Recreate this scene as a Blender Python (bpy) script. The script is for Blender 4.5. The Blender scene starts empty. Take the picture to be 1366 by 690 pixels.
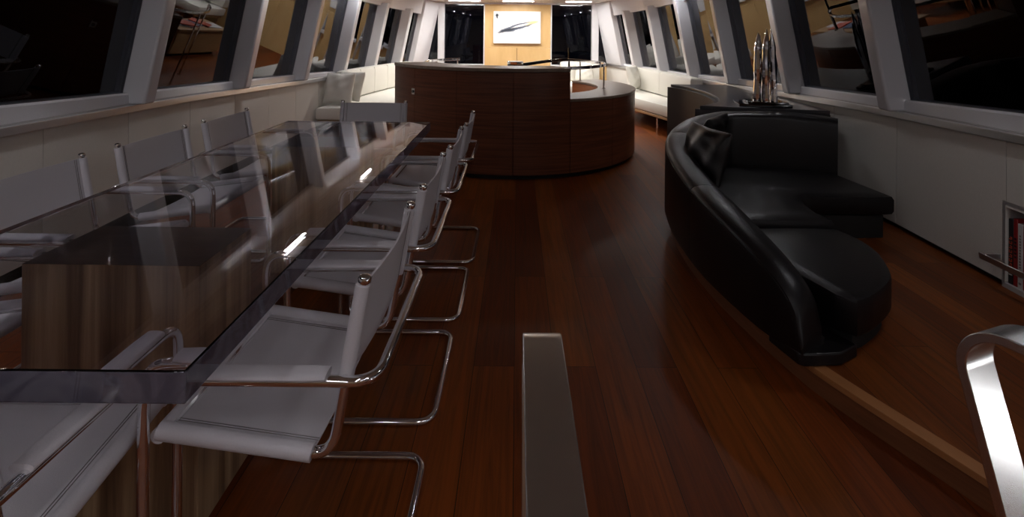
import bpy, bmesh, math, random
from mathutils import Vector, Matrix, Euler
PI = math.pi
C = bpy.context.scene.collection
rnd = random.Random(7)

# ------------------------------------------------------------------ materials
def mat(name):
    m = bpy.data.materials.new(name); m.use_nodes = True
    nt = m.node_tree; b = nt.nodes['Principled BSDF']
    return m, nt, b
def N(nt, t, **kw):
    n = nt.nodes.new(t)
    for k, v in kw.items():
        if k in n.inputs.keys(): n.inputs[k].default_value = v
        else: setattr(n, k, v)
    return n
def L(nt, a, b): nt.links.new(a, b)
def simple(name, col, rough=.5, metal=0, coat=0, spec=.5, bump=0, bscale=200):
    m, nt, b = mat(name)
    b.inputs['Base Color'].default_value = (*col, 1)
    b.inputs['Roughness'].default_value = rough
    b.inputs['Metallic'].default_value = metal
    b.inputs['Coat Weight'].default_value = coat
    b.inputs['Specular IOR Level'].default_value = spec
    tc = N(nt, 'ShaderNodeTexCoord'); no = N(nt, 'ShaderNodeTexNoise', Scale=bscale, Detail=3.0)
    L(nt, tc.outputs['Object'], no.inputs['Vector'])
    # faint mottling so that no surface is perfectly even
    mx = N(nt, 'ShaderNodeMix', data_type='RGBA', blend_type='MULTIPLY'); mx.inputs[0].default_value = .12
    mx.inputs[6].default_value = (*col, 1)
    L(nt, no.outputs['Fac'], mx.inputs[7]); L(nt, mx.outputs[2], b.inputs['Base Color'])
    if bump:
        bp = N(nt, 'ShaderNodeBump', Strength=bump, Distance=.002)
        L(nt, no.outputs['Fac'], bp.inputs['Height']); L(nt, bp.outputs['Normal'], b.inputs['Normal'])
    return m
def ramp(nt, stops):
    r = nt.nodes.new('ShaderNodeValToRGB'); e = r.color_ramp.elements
    while len(e) < len(stops): e.new(.5)
    for x, (p, c) in zip(e, stops): x.position = p; x.color = (*c, 1)
    return r
def wood(name, stops, scale, rough=.35, coat=0, spec=.5, bump=.15):
    """grain = noise stretched by the per-axis scale"""
    m, nt, b = mat(name)
    tc = N(nt, 'ShaderNodeTexCoord'); mp = N(nt, 'ShaderNodeMapping'); mp.inputs['Scale'].default_value = scale
    L(nt, tc.outputs['Object'], mp.inputs['Vector'])
    n1 = N(nt, 'ShaderNodeTexNoise', Scale=1.0, Detail=6.0, Roughness=.62, Distortion=.3)
    L(nt, mp.outputs['Vector'], n1.inputs['Vector'])
    r = ramp(nt, stops); L(nt, n1.outputs['Fac'], r.inputs['Fac']); L(nt, r.outputs['Color'], b.inputs['Base Color'])
    b.inputs['Roughness'].default_value = rough; b.inputs['Coat Weight'].default_value = coat
    b.inputs['Specular IOR Level'].default_value = spec
    bp = N(nt, 'ShaderNodeBump', Strength=bump, Distance=.001)
    L(nt, n1.outputs['Fac'], bp.inputs['Height']); L(nt, bp.outputs['Normal'], b.inputs['Normal'])
    return m
def planks(name, cols, width=.15, length=2.1, rough=.33, mortar=(.004, .0015, .001), rot=PI/2):
    m, nt, b = mat(name)
    tc = N(nt, 'ShaderNodeTexCoord'); mp = N(nt, 'ShaderNodeMapping'); mp.inputs['Rotation'].default_value = (0, 0, rot)
    L(nt, tc.outputs['Object'], mp.inputs['Vector'])
    br = N(nt, 'ShaderNodeTexBrick')
    br.offset = .37; br.offset_frequency = 2; br.squash = 1
    br.inputs['Scale'].default_value = 1; br.inputs['Brick Width'].default_value = length
    br.inputs['Row Height'].default_value = width; br.inputs['Mortar Size'].default_value = .0012
    br.inputs['Mortar Smooth'].default_value = .1
    br.inputs['Color1'].default_value = (0, 0, 0, 1); br.inputs['Color2'].default_value = (1, 1, 1, 1)
    br.inputs['Mortar'].default_value = (.5, .5, .5, 1)
    L(nt, mp.outputs['Vector'], br.inputs['Vector'])
    r = ramp(nt, cols); L(nt, br.outputs['Color'], r.inputs['Fac'])
    # grain, each board displaced by its own tint value
    sc = N(nt, 'ShaderNodeMapping'); sc.inputs['Scale'].default_value = (1.6, 34, 20)
    add = N(nt, 'ShaderNodeVectorMath', operation='MULTIPLY_ADD')
    add.inputs[1].default_value = (7, 7, 7); L(nt, br.outputs['Color'], add.inputs[0]); L(nt, mp.outputs['Vector'], add.inputs[2])
    L(nt, add.outputs[0], sc.inputs['Vector'])
    no = N(nt, 'ShaderNodeTexNoise', Scale=1.0, Detail=7.0, Roughness=.65, Distortion=1.2)
    L(nt, sc.outputs['Vector'], no.inputs['Vector'])
    gr = ramp(nt, [(.3, (.45, .42, .4)), (.62, (1.25, 1.2, 1.15))]); L(nt, no.outputs['Fac'], gr.inputs['Fac'])
    mx = N(nt, 'ShaderNodeMix', data_type='RGBA', blend_type='MULTIPLY'); mx.inputs[0].default_value = .8
    L(nt, r.outputs['Color'], mx.inputs[6]); L(nt, gr.outputs['Color'], mx.inputs[7])
    m2 = N(nt, 'ShaderNodeMix', data_type='RGBA'); m2.inputs[7].default_value = (*mortar, 1)
    L(nt, br.outputs['Fac'], m2.inputs[0]); L(nt, mx.outputs[2], m2.inputs[6]); L(nt, m2.outputs[2], b.inputs['Base Color'])
    rr = N(nt, 'ShaderNodeMapRange'); rr.inputs[3].default_value = rough - .06; rr.inputs[4].default_value = rough + .12
    L(nt, no.outputs['Fac'], rr.inputs[0]); L(nt, rr.outputs[0], b.inputs['Roughness'])
    b.inputs['Specular IOR Level'].default_value = .25
    bp = N(nt, 'ShaderNodeBump', Strength=.12, Distance=.001)
    L(nt, no.outputs['Fac'], bp.inputs['Height']); L(nt, bp.outputs['Normal'], b.inputs['Normal'])
    return m
def brushed(name, col, rough, axis, var=.06, bump=.02):
    m, nt, b = mat(name)
    tc = N(nt, 'ShaderNodeTexCoord'); mp = N(nt, 'ShaderNodeMapping'); mp.inputs['Scale'].default_value = axis
    L(nt, tc.outputs['Object'], mp.inputs['Vector'])
    no = N(nt, 'ShaderNodeTexNoise', Scale=1.0, Detail=4.0); L(nt, mp.outputs['Vector'], no.inputs['Vector'])
    rr = N(nt, 'ShaderNodeMapRange'); rr.inputs[3].default_value = rough - var; rr.inputs[4].default_value = rough + var
    L(nt, no.outputs['Fac'], rr.inputs[0]); L(nt, rr.outputs[0], b.inputs['Roughness'])
    b.inputs['Base Color'].default_value = (*col, 1); b.inputs['Metallic'].default_value = 1
    bp = N(nt, 'ShaderNodeBump', Strength=bump, Distance=.0002)
    L(nt, no.outputs['Fac'], bp.inputs['Height']); L(nt, bp.outputs['Normal'], b.inputs['Normal'])
    return m
def emissive(name, col, s):
    m, nt, b = mat(name)
    b.inputs['Base Color'].default_value = (.8, .8, .8, 1)
    b.inputs['Emission Color'].default_value = (*col, 1); b.inputs['Emission Strength'].default_value = s
    return m
def pane_mat():
    m, nt, b = mat('dark_window_glass'); nt.nodes.remove(b)
    out = nt.nodes['Material Output']
    tr = N(nt, 'ShaderNodeBsdfTransparent'); tr.inputs[0].default_value = (.35, .37, .42, 1)
    gl = N(nt, 'ShaderNodeBsdfGlossy'); gl.inputs['Roughness'].default_value = 0.0; gl.inputs[0].default_value = (.92, .94, 1, 1)
    fr = N(nt, 'ShaderNodeFresnel', IOR=1.62); mx = N(nt, 'ShaderNodeMixShader')
    L(nt, fr.outputs[0], mx.inputs[0]); L(nt, tr.outputs[0], mx.inputs[1]); L(nt, gl.outputs[0], mx.inputs[2])
    L(nt, mx.outputs[0], out.inputs['Surface'])
    return m
def acrylic_mat():
    m, nt, b = mat('clear_acrylic')
    b.inputs['Base Color'].default_value = (.93, .92, .97, 1)
    b.inputs['Roughness'].default_value = 0.0; b.inputs['IOR'].default_value = 1.49
    b.inputs['Transmission Weight'].default_value = 1
    return m
def edge_mat():
    m, nt, b = mat('acrylic_edge')
    b.inputs['Base Color'].default_value = (.26, .24, .32, 1)
    b.inputs['Roughness'].default_value = .04; b.inputs['IOR'].default_value = 1.49
    b.inputs['Transmission Weight'].default_value = .72
    tc = N(nt, 'ShaderNodeTexCoord'); no = N(nt, 'ShaderNodeTexNoise', Scale=7.0, Detail=3.0, Distortion=1.5)
    L(nt, tc.outputs['Object'], no.inputs['Vector'])
    r = ramp(nt, [(.38, (.22, .20, .28)), (.50, (.50, .47, .58)), (.62, (.30, .28, .38))]); L(nt, no.outputs['Fac'], r.inputs['Fac']); L(nt, r.outputs['Color'], b.inputs['Base Color'])
    return m
def painting_mat():
    m, nt, b = mat('painted_canvas')
    tc = N(nt, 'ShaderNodeTexCoord')
    def mapn(loc, rot, sc):
        q = N(nt, 'ShaderNodeMapping', vector_type='TEXTURE')
        q.inputs['Location'].default_value = loc; q.inputs['Rotation'].default_value = rot; q.inputs['Scale'].default_value = sc
        return q
    ns = N(nt, 'ShaderNodeTexNoise', Scale=9.0, Detail=5.0); L(nt, tc.outputs['Object'], ns.inputs['Vector'])
    off = N(nt, 'ShaderNodeVectorMath', operation='MULTIPLY_ADD'); off.inputs[1].default_value = (.05, 0, .05)
    L(nt, ns.outputs['Color'], off.inputs[0]); L(nt, tc.outputs['Object'], off.inputs[2])
    def blob(loc, rot, sc, a, bb):
        q = mapn(loc, rot, sc); L(nt, off.outputs[0], q.inputs['Vector'])
        ln = N(nt, 'ShaderNodeVectorMath', operation='LENGTH'); L(nt, q.outputs[0], ln.inputs[0])
        mr = N(nt, 'ShaderNodeMapRange'); mr.inputs[1].default_value = a; mr.inputs[2].default_value = bb
        mr.inputs[3].default_value = 1; mr.inputs[4].default_value = 0
        L(nt, ln.outputs['Value'], mr.inputs[0]); return mr.outputs[0]
    cur = None
    def over(col, mask, base):
        mx = N(nt, 'ShaderNodeMix', data_type='RGBA'); mx.inputs[7].default_value = (*col, 1)
        if isinstance(base, tuple): mx.inputs[6].default_value = (*base, 1)
        else: L(nt, base, mx.inputs[6])
        L(nt, mask, mx.inputs[0]); return mx.outputs[2]
    a16 = -math.radians(16)
    cur = over((.10, .12, .16), blob((.03, 0, 1.51), (0, a16, 0), (.40, 1, .062), .8, 1.1), (.86, .86, .86))
    cur = over((.03, .035, .05), blob((-.12, 0, 1.46), (0, a16, 0), (.27, 1, .030), .6, 1.1), cur)
    cur = over((.80, .68, .30), blob((.31, 0, 1.595), (0, a16, 0), (.16, 1, .030), .5, 1.2), cur)
    cur = over((.85, .85, .84), blob((.10, 0, 1.54), (0, a16, 0), (.20, 1, .022), .5, 1.1), cur)
    cur = over((.04, .05, .06), blob((-.375, 0, 1.745), (0, 0, 0), (.035, 1, .038), .7, 1.0), cur)
    cur = over((.07, .08, .09), blob((-.37, 0, 1.70), (0, 0, 0), (.018, 1, .03), .7, 1.0), cur)
    sp = N(nt, 'ShaderNodeTexNoise', Scale=38.0, Detail=2.0); L(nt, tc.outputs['Object'], sp.inputs['Vector'])
    mr = N(nt, 'ShaderNodeMapRange'); mr.inputs[1].default_value = .70; mr.inputs[2].default_value = .74
    L(nt, sp.outputs['Fac'], mr.inputs[0]); cur = over((.3, .33, .38), mr.outputs[0], cur)
    L(nt, cur, b.inputs['Base Color']); b.inputs['Roughness'].default_value = .6
    return m

M = {}
M['floor'] = planks('teak_floor_boards', [(0, (.092, .0185, .0025)), (.35, (.138, .029, .0035)), (.7, (.18, .043, .005)), (1, (.16, .044, .006))], width=.165, rough=.42)
M['platform'] = planks('teak_platform_boards', [(0, (.10, .023, .004)), (.5, (.145, .038, .006)), (1, (.19, .055, .009))], width=.14, rough=.42)
M['nosing'] = wood('teak_nosing', [(.3, (.30, .12, .04)), (.7, (.42, .18, .07))], (6, 3, 60), .4)
M['riser'] = wood('teak_riser', [(.3, (.12, .04, .015)), (.7, (.19, .07, .028))], (3, 3, 60), .4)
M['walnut'] = wood('walnut_veneer', [(.30, (.09, .05, .025)), (.44, (.21, .125, .07)), (.56, (.36, .235, .135)), (.70, (.56, .40, .25))], (17, 17, .55), .33)
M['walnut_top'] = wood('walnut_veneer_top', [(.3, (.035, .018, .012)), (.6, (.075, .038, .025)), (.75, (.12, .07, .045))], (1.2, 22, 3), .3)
M['bar'] = wood('dark_mahogany_veneer', [(.28, (.075, .021, .010)), (.5, (.140, .044, .020)), (.72, (.20, .070, .033))], (1.6, 1.6, 48), .36, spec=.4)
M['bartop'] = wood('bar_top_wood', [(.3, (.19, .14, .10)), (.7, (.27, .205, .155))], (5, 40, 5), .34)
M['barinside'] = wood('orange_veneer', [(.3, (.34, .10, .025)), (.7, (.52, .18, .05))], (2, 2, 30), .4)
M['honey'] = wood('honey_veneer', [(.3, (.62, .40, .17)), (.7, (.72, .49, .23))], (5, 5, 1.2), .4, bump=.04)
M['table_brown'] = wood('coffee_table_veneer', [(.3, (.26, .15, .07)), (.7, (.38, .23, .11))], (3, 3, 30), .4)
M['chair_leather'] = simple('white_saddle_leather', (.64, .615, .65), .42, bump=.25, bscale=420)
M['stitch'] = simple('grey_thread', (.20, .18, .18), .8)
M['sofa_white'] = simple('white_upholstery', (.74, .72, .66), .55, bump=.2, bscale=260)
M['black'] = simple('black_leather', (.0065, .0048, .0056), .38, bump=.3, bscale=160, spec=.36)
M['black_flat'] = simple('black_recess', (.006, .005, .005), .7)
M['chrome'] = simple('polished_chrome', (.88, .88, .90), .06, 1)
M['steel'] = brushed('brushed_steel', (.70, .69, .68), .27, (2, 300, 2), .008, 0)
M['steel_b'] = brushed('brushed_steel_strip', (.66, .66, .68), .36, (200, 3, 200))
M['panel'] = simple('off_white_wall_panel', (.70, .67, .62), .55, bump=.1, bscale=90)
M['paint'] = simple('white_gloss_paint', (.72, .71, .74), .22, coat=.5)
M['ledge'] = simple('grey_ledge_paint', (.34, .32, .31), .3, coat=.3)
M['ceil'] = planks('ceiling_panels', [(0, (.60, .56, .50)), (1, (.66, .62, .56))], width=.30, length=2.4, rough=.3, mortar=(.25, .22, .18))
M['grey_door'] = simple('dark_grey_lacquer', (.045, .038, .038), .5)
M['grey_top'] = simple('dark_grey_top', (.050, .048, .052), .30)
M['gloss_black'] = simple('gloss_black_stone', (.006, .006, .007), .06, coat=.5)
M['niche'] = simple('niche_white', (.45, .42, .42), .6)
M['b_black'] = simple('book_black', (.012, .011, .014), .4)
M['b_red'] = simple('book_red', (.30, .018, .018), .4)
M['b_white'] = simple('book_white', (.62, .60, .58), .5)
M['b_orange'] = simple('lettering_red', (.55, .07, .03), .5)
M['mag_a'] = simple('magazine_cover_pale', (.7, .7, .72), .3)
M['mag_b'] = simple('magazine_cover_blue', (.08, .12, .2), .3)
M['mag_c'] = simple('magazine_cover_red', (.5, .08, .04), .3)
M['glass'] = pane_mat(); M['acrylic'] = acrylic_mat(); M['acrylic_edge'] = edge_mat(); M['painting'] = painting_mat()
M['lamp'] = emissive('linear_lamp_glow', (1.0, .98, .94), 90); M['side_glow'] = emissive('side_lamp_glow', (.96, .96, 1.0), 140); M['side_glow_dim'] = emissive('side_lamp_glow_dim', (.96, .96, 1.0), 100); M['rail_fill'] = emissive('rail_fill_glow', (.95, .97, 1.0), 20); M['soft_fill'] = emissive('soft_fill_glow', (.97, .95, 1.0), 7.5)  # the last two glows belong to added, unseen fill lights
M['lamp_small'] = emissive('fill_downlight_glow', (1.0, .93, .86), 14)  # lens glow of the added lounge downlights
M['beige'] = simple('beige_back_wall', (.40, .30, .19), .5)

# ------------------------------------------------------------------ mesh helpers
def obj(name, bm, m=None, parent=None, smooth=True, bevel=0, seg=2, sub=0):
    bmesh.ops.recalc_face_normals(bm, faces=bm.faces)
    me = bpy.data.meshes.new(name); bm.to_mesh(me); bm.free()
    o = bpy.data.objects.new(name, me); C.objects.link(o)
    for x in (m if isinstance(m, (list, tuple)) else [m]):
        me.materials.append(M[x])
    if parent: o.parent = parent
    if bevel:
        b = o.modifiers.new('Bevel', 'BEVEL'); b.width = bevel; b.segments = seg; b.limit_method = 'ANGLE'; b.angle_limit = math.radians(40)
    if sub:
        s = o.modifiers.new('Sub', 'SUBSURF'); s.levels = sub; s.render_levels = sub
    if smooth:
        for p in me.polygons: p.use_smooth = True
        if not sub:
            try: me.set_sharp_from_angle(angle=math.radians(35))
            except Exception: pass
    return o
def thing(name, label, cat, loc=(0, 0, 0), rotz=0, group=None):
    o = bpy.data.objects.new(name, None); C.objects.link(o); o.empty_display_size = .1
    o.location = loc; o.rotation_euler = (0, 0, rotz)
    return tag(o, label, cat, group)
def tag(o, label, cat, group=None):
    o['label'] = label; o['category'] = cat
    if group: o['group'] = group
    return o
def struct(o):
    o['kind'] = 'structure'; return o
def nb(): return bmesh.new()
def box(bm, x0, x1, y0, y1, z0, z1, mi=0):
    vs = [bm.verts.new((x, y, z)) for x in (x0, x1) for y in (y0, y1) for z in (z0, z1)]
    for f in ((0, 1, 3, 2), (4, 6, 7, 5), (0, 4, 5, 1), (2, 3, 7, 6), (0, 2, 6, 4), (1, 5, 7, 3)):
        bm.faces.new([vs[i] for i in f]).material_index = mi
    return bm
def prism(bm, pts, z0, z1, mi=0):
    zt = z1 if isinstance(z1, (list, tuple)) else [z1]*len(pts)
    zb = z0 if isinstance(z0, (list, tuple)) else [z0]*len(pts)
    a = [bm.verts.new((x, y, z)) for (x, y), z in zip(pts, zb)]
    b = [bm.verts.new((x, y, z)) for (x, y), z in zip(pts, zt)]
    n = len(pts)
    bm.faces.new(a[::-1]).material_index = mi; bm.faces.new(b).material_index = mi
    for i in range(n): bm.faces.new((a[i], a[(i+1) % n], b[(i+1) % n], b[i])).material_index = mi
    return bm
def loft(bm, rings, closed=True, cap=True, mi=0):
    R = [[bm.verts.new(p) for p in r] for r in rings]
    n = len(rings[0])
    for a, b in zip(R[:-1], R[1:]):
        for i in range(n if closed else n-1):
            j = (i+1) % n
            bm.faces.new((a[i], a[j], b[j], b[i])).material_index = mi
    if cap and closed:
        bm.faces.new(R[0][::-1]).material_index = mi; bm.faces.new(R[-1]).material_index = mi
    return bm
def fillet(pts, r, n=6):
    out = [Vector(pts[0])]
    for i in range(1, len(pts)-1):
        p = Vector(pts[i]); a = Vector(pts[i-1])-p; b = Vector(pts[i+1])-p
        rr = r[i] if isinstance(r, dict) and i in r else (r if not isinstance(r, dict) else .05)
        ang = a.angle(b); d = min(rr/math.tan(ang/2), a.length*.49, b.length*.49)
        p0 = p + a.normalized()*d; p1 = p + b.normalized()*d
        for k in range(n+1):
            t = k/n; q0 = p0.lerp(p, t); q1 = p.lerp(p1, t); out.append(q0.lerp(q1, t))
    out.append(Vector(pts[-1])); return out
def tube(bm, pts, r, n=12, cap=True, closed=False, mi=0, flat=None):
    """sweep of a round (or flat=(w,h)) section along pts with parallel transport"""
    P = [Vector(p) for p in pts]; m = len(P)
    T = []
    for i in range(m):
        a = P[(i-1) % m] if (i or closed) else P[i]; b = P[(i+1) % m] if (i < m-1 or closed) else P[i]
        T.append((b-a).normalized())
    up = Vector((0, 0, 1)) if abs(T[0].z) < .9 else Vector((0, 1, 0))
    nrm = (up - T[0]*up.dot(T[0])).normalized(); rings = []
    for i in range(m):
        nrm = (nrm - T[i]*nrm.dot(T[i])).normalized(); bi = T[i].cross(nrm)
        if flat:
            w, h = flat; sec = [(-w/2, -h/2), (w/2, -h/2), (w/2, h/2), (-w/2, h/2)]
            rings.append([P[i] + bi*x + nrm*y for x, y in sec])
        else:
            rr = r[i] if isinstance(r, list) else r
            rings.append([P[i] + (nrm*math.cos(2*PI*k/n) + bi*math.sin(2*PI*k/n))*rr for k in range(n)])
    if closed: rings.append(rings[0])
    return loft(bm, rings, True, cap and not closed, mi)
def lathe(bm, prof, cx=0, cy=0, n=24, mi=0):
    rings = [[(cx + r*math.cos(2*PI*k/n), cy + r*math.sin(2*PI*k/n), z) for k in range(n)] for r, z in prof]
    return loft(bm, rings, True, True, mi)
def arc(bm, cx, cy, r0, r1, a0, a1, z0, z1, n=None, mi=0):
    n = n or max(2, int(abs(a1-a0)/3)); rings = []
    for k in range(n+1):
        a = math.radians(a0 + (a1-a0)*k/n); c, s = math.cos(a), math.sin(a)
        rings.append([(cx+r0*c, cy+r0*s, z0), (cx+r1*c, cy+r1*s, z0), (cx+r1*c, cy+r1*s, z1), (cx+r0*c, cy+r0*s, z1)])
    return loft(bm, rings, mi=mi)
def interp(tab, y):
    if y <= tab[0][0]: return tab[0][1]
    for (a, va), (b, vb) in zip(tab[:-1], tab[1:]):
        if y <= b:
            return va + (vb-va)*(y-a)/(b-a)
    return tab[-1][1]
def smooth_path(pts, n=6):
    """Catmull-Rom through tuples of any length"""
    out = []; m = len(pts)
    for i in range(m-1):
        p0 = pts[max(i-1, 0)]; p1 = pts[i]; p2 = pts[i+1]; p3 = pts[min(i+2, m-1)]
        for k in range(n):
            t = k/n
            out.append(tuple(.5*(2*b + (c-a)*t + (2*a-5*b+4*c-d)*t*t + (3*b-a-3*c+d)*t**3) for a, b, c, d in zip(p0, p1, p2, p3)))
    out.append(tuple(pts[-1])); return out
def pillow(bm, w, h, t, n=12):
    """square scatter cushion standing in the xz plane"""
    g = {}
    for s in (1, -1):
        for i in range(n+1):
            for j in range(n+1):
                u = -1 + 2*i/n; v = -1 + 2*j/n
                e = max(0, (1-u*u)*(1-v*v))**.42
                pin = 1 - .06*(1-abs(v))*(abs(u)) ; pin2 = 1 - .06*(1-abs(u))*(abs(v))
                wr = .012*math.sin(7*u+3*v)*e*s + .008*math.sin(11*v-5*u)*e
                key = (i, j, s if 0 < i < n and 0 < j < n else 0)
                if key not in g: g[key] = bm.verts.new((u*w/2*pin, s*t/2*e + wr, v*h/2*pin2))
        for i in range(n):
            for j in range(n):
                k = [g[(a, b, s if 0 < a < n and 0 < b < n else 0)] for a, b in ((i, j), (i+1, j), (i+1, j+1), (i, j+1))]
                try: bm.faces.new(k if s < 0 else k[::-1])
                except ValueError: pass
    return bm
def copy_tree(o, parent=None):
    c = o.copy(); C.objects.link(c); c.parent = parent
    for ch in [x for x in bpy.data.objects if x.parent == o]: copy_tree(ch, c)
    return c

# ------------------------------------------------------------------ hull curves (half width, heights along the boat)
WT = [(-3, 2.36), (1, 2.43), (2.5, 2.46), (3.4, 2.50), (6.25, 2.50), (7.5, 2.42), (8.5, 2.27), (9.5, 2.05), (10.5, 1.82)]
ST = [(-3, .88), (2.5, .836), (4, .81), (6.25, .735), (7.5, .715), (10.5, .715)]
BT = [(-3, 1.05), (2.5, .98), (3.4, .94), (4.6, .905), (6.2, .85), (7.5, .797), (10.5, .80)]
def W(y): return interp(WT, y)
def S(y): return interp(ST, y)
def ZB(y): return interp(BT, y)
def ZT(y): return 1.99 - .042*(max(y, 2.5)-3)
def ZC(y): return 2.13 - .0153*y
LEAN = .205
def XG(y, z): return W(y) + .06 - LEAN*(z-ZB(y))
Y0, Y1 = -3.0, 10.5
YS = sorted(set([Y0 + .5*i for i in range(28)] + [Y1] + [6.25, 2.6, 9.75]))

bm = nb(); box(bm, -2.6, 2.6, Y0-.1, Y1+.1, -.05, 0); struct(obj('floor', bm, 'floor', smooth=False))
bm = nb()
rings = [[(-XG(y, ZC(y))-.05, y, ZC(y)), (XG(y, ZC(y))+.05, y, ZC(y)), (XG(y, ZC(y))+.05, y, ZC(y)+.05), (-XG(y, ZC(y))-.05, y, ZC(y)+.05)] for y in YS]
loft(bm, rings); struct(obj('ceiling', bm, 'ceil', smooth=False))

post_y = [-2.9, -1.65, -.40, .85, 2.10, 3.36, 4.60, 5.90, 7.05, 8.10, 9.05, 9.75]
win_n = 0; trim_n = 0
NICHE = (1.62, 2.60)          # bookshelf niche in the right wall
for side, sg in (('left', -1), ('right', 1)):
    # lower panels
    seams = [3.33+.63*k for k in range(-10, 12)] if sg < 0 else [-2.3, -1.6, -.9, -.2, .5, 1.1, 1.62, 2.60, 3.40, 4.07, 4.72, 5.4, 6.1, 6.8, 7.5, 8.2, 8.9, 9.6]
    seams = [Y0] + [s for s in seams if Y0 < s < Y1] + [Y1]
    bm = nb()
    def slab(y0, y1, xo0, xo1, zf0, zf1, mi):
        ys = [y0] + [y for y in YS if y0 < y < y1] + [y1]
        loft(bm, [[(sg*(W(y)+xo0), y, zf0(y)), (sg*(W(y)+xo1), y, zf0(y)), (sg*(W(y)+xo1), y, zf1(y)), (sg*(W(y)+xo0), y, zf1(y))] for y in ys], mi=mi)
    for a, b in zip(seams[:-1], seams[1:]):
        bot = (lambda y: .50) if (sg > 0 and abs(a-NICHE[0]) < .01) or (sg > 0 and 1.6 < a < 2.5) else (lambda y: .125)
        slab(a+.0025, b-.0025, 0, .025, bot, S, 0)
    if sg < 0: slab(Y0, Y1, .027, .06, lambda y: .1, S, 1)
    else:
        slab(Y0, NICHE[0]-.03, .027, .06, lambda y: .1, S, 1); slab(NICHE[1]+.03, Y1, .027, .06, lambda y: .1, S, 1)
        slab(NICHE[0]-.03, NICHE[1]+.03, .027, .06, lambda y: .53, S, 1)
        # recess of the book niche
        slab(NICHE[0]-.02, NICHE[1]+.02, .27, .29, lambda y: .1, lambda y: .53, 2)
        slab(NICHE[0]-.02, NICHE[1]+.02, .0, .29, lambda y: .51, lambda y: .53, 2)
        slab(NICHE[0]-.02, NICHE[1]+.02, .0, .29, lambda y: .095, lambda y: .12, 2)
        slab(NICHE[0]-.02, NICHE[0]-.003, .0, .29, lambda y: .1, lambda y: .53, 2); slab(NICHE[1]+.003, NICHE[1]+.02, .0, .29, lambda y: .1, lambda y: .53, 2)
    # band between the windows and the ceiling, and the end pillar
    ys = YS
    loft(bm, [[(sg*XG(y, ZT(y)), y, ZT(y)), (sg*(XG(y, ZT(y))-.05), y, ZT(y)), (sg*(XG(y, ZC(y))-.05), y, ZC(y)), (sg*(XG(y, ZC(y))+.03), y, ZC(y))] for y in ys], mi=3)
    o = struct(obj('wall_'+side, bm, ['panel', 'black_flat', 'niche', 'paint'], smooth=False))
    # toe kick
    bm = nb(); slab(Y0, NICHE[0]-.05 if sg > 0 else Y1, .05, .07, lambda y: 0, lambda y: .12, 0)
    if sg > 0: slab(NICHE[0]-.05, NICHE[1]+.05, .05, .07, lambda y: 0, lambda y: .09, 0); slab(NICHE[1]+.05, Y1, .05, .07, lambda y: 0, lambda y: .12, 0)
    struct(obj('baseboard_'+side, bm, 'black_flat', smooth=False))
    # stainless strip, ledge and window frame
    trim_n += 1; bm = nb()
    loft(bm, [[(sg*(W(y)-.028), y, S(y)), (sg*(W(y)+.0), y, S(y)), (sg*(W(y)+.0), y, S(y)+.045), (sg*(W(y)-.028), y, S(y)+.045)] for y in YS])
    struct(obj('trim_%d' % trim_n, bm, 'steel_b', smooth=False, bevel=.004))
    trim_n += 1; bm = nb()
    loft(bm, [[(sg*(W(y)+.001), y, S(y)), (sg*(W(y)+.001), y, S(y)+.044), (sg*(W(y)+.004), y, S(y)+.047), (sg*(W(y)+.02), y, S(y)+.05), (sg*(W(y)+.12), y, S(y)+.05), (sg*(W(y)+.12), y, S(y))] for y in YS])
    struct(obj('trim_%d' % trim_n, bm, 'ledge', smooth=False))
    trim_n += 1; bm = nb()
    loft(bm, [[(sg*(W(y)+.022), y, S(y)+.051), (sg*(W(y)+.024), y, ZB(y)-.012), (sg*(W(y)+.034), y, ZB(y)), (sg*(W(y)+.09), y, ZB(y)), (sg*(W(y)+.09), y, S(y)+.051)] for y in YS])
    struct(obj('trim_%d' % trim_n, bm, 'paint', smooth=False))
    # posts
    for i, y in enumerate(post_y):
        trim_n += 1; bm = nb(); w = .105 if i < len(post_y)-1 else Y1-y-.06
        dp = .155 if i < len(post_y)-1 else .10
        rings = []
        for z in (S(y)+.045, ZT(y)+.04 if i < len(post_y)-1 else ZC(y)):
            rings.append([(sg*XG(y, z)*1.0 + sg*.02, y, z), (sg*(XG(y, z)-dp), y, z), (sg*(XG(y+w, z)-dp), y+w, z), (sg*XG(y+w, z) + sg*.02, y+w, z)])
        loft(bm, rings); struct(obj('trim_%d' % trim_n, bm, 'paint', bevel=.016, seg=4))
    # panes
    for a, b in zip(post_y[:-1], post_y[1:]):
        win_n += 1; bm = nb(); ya, yb = a+.09, b+.01
        ys = [ya, (ya+yb)/2, yb]
        loft(bm, [[(sg*(XG(y, z)+dx), y, z) for z, dx in ((ZB(y)-.01, 0), (ZT(y)+.01, 0), (ZT(y)+.01, .012), (ZB(y)-.01, .012))] for y in ys])
        struct(obj('window_%d' % win_n, bm, 'glass', smooth=False))

# front wall: honey veneer below, centre panel, white mullions, panes
bm = nb(); zc = ZC(10.5); zw = .70
box(bm, -1.86, 1.86, 10.5, 10.56, 0, zw)
box(bm, -.655, -.006, 10.44, 10.56, 0, 1.06); box(bm, .0, .672, 10.44, 10.56, 0, 1.06)
box(bm, -.655, .672, 10.44, 10.56, 1.064, zc-.03)
struct(obj('wall_front', bm, 'honey', smooth=False))
for x0, x1, d in ((-1.60, -1.47, .10), (1.50, 1.64, .10), (-.68, -.656, .08), (.673, .697, .08)):
    trim_n += 1; bm = nb(); box(bm, x0, x1, 10.5-d, 10.55, 0 if abs(x0) < 1 else zw, zc); struct(obj('trim_%d' % trim_n, bm, 'paint', bevel=.01))
trim_n += 1; bm = nb(); box(bm, -1.8, 1.8, 10.42, 10.55, zc-.03, zc+.02); struct(obj('trim_%d' % trim_n, bm, 'paint'))
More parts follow.
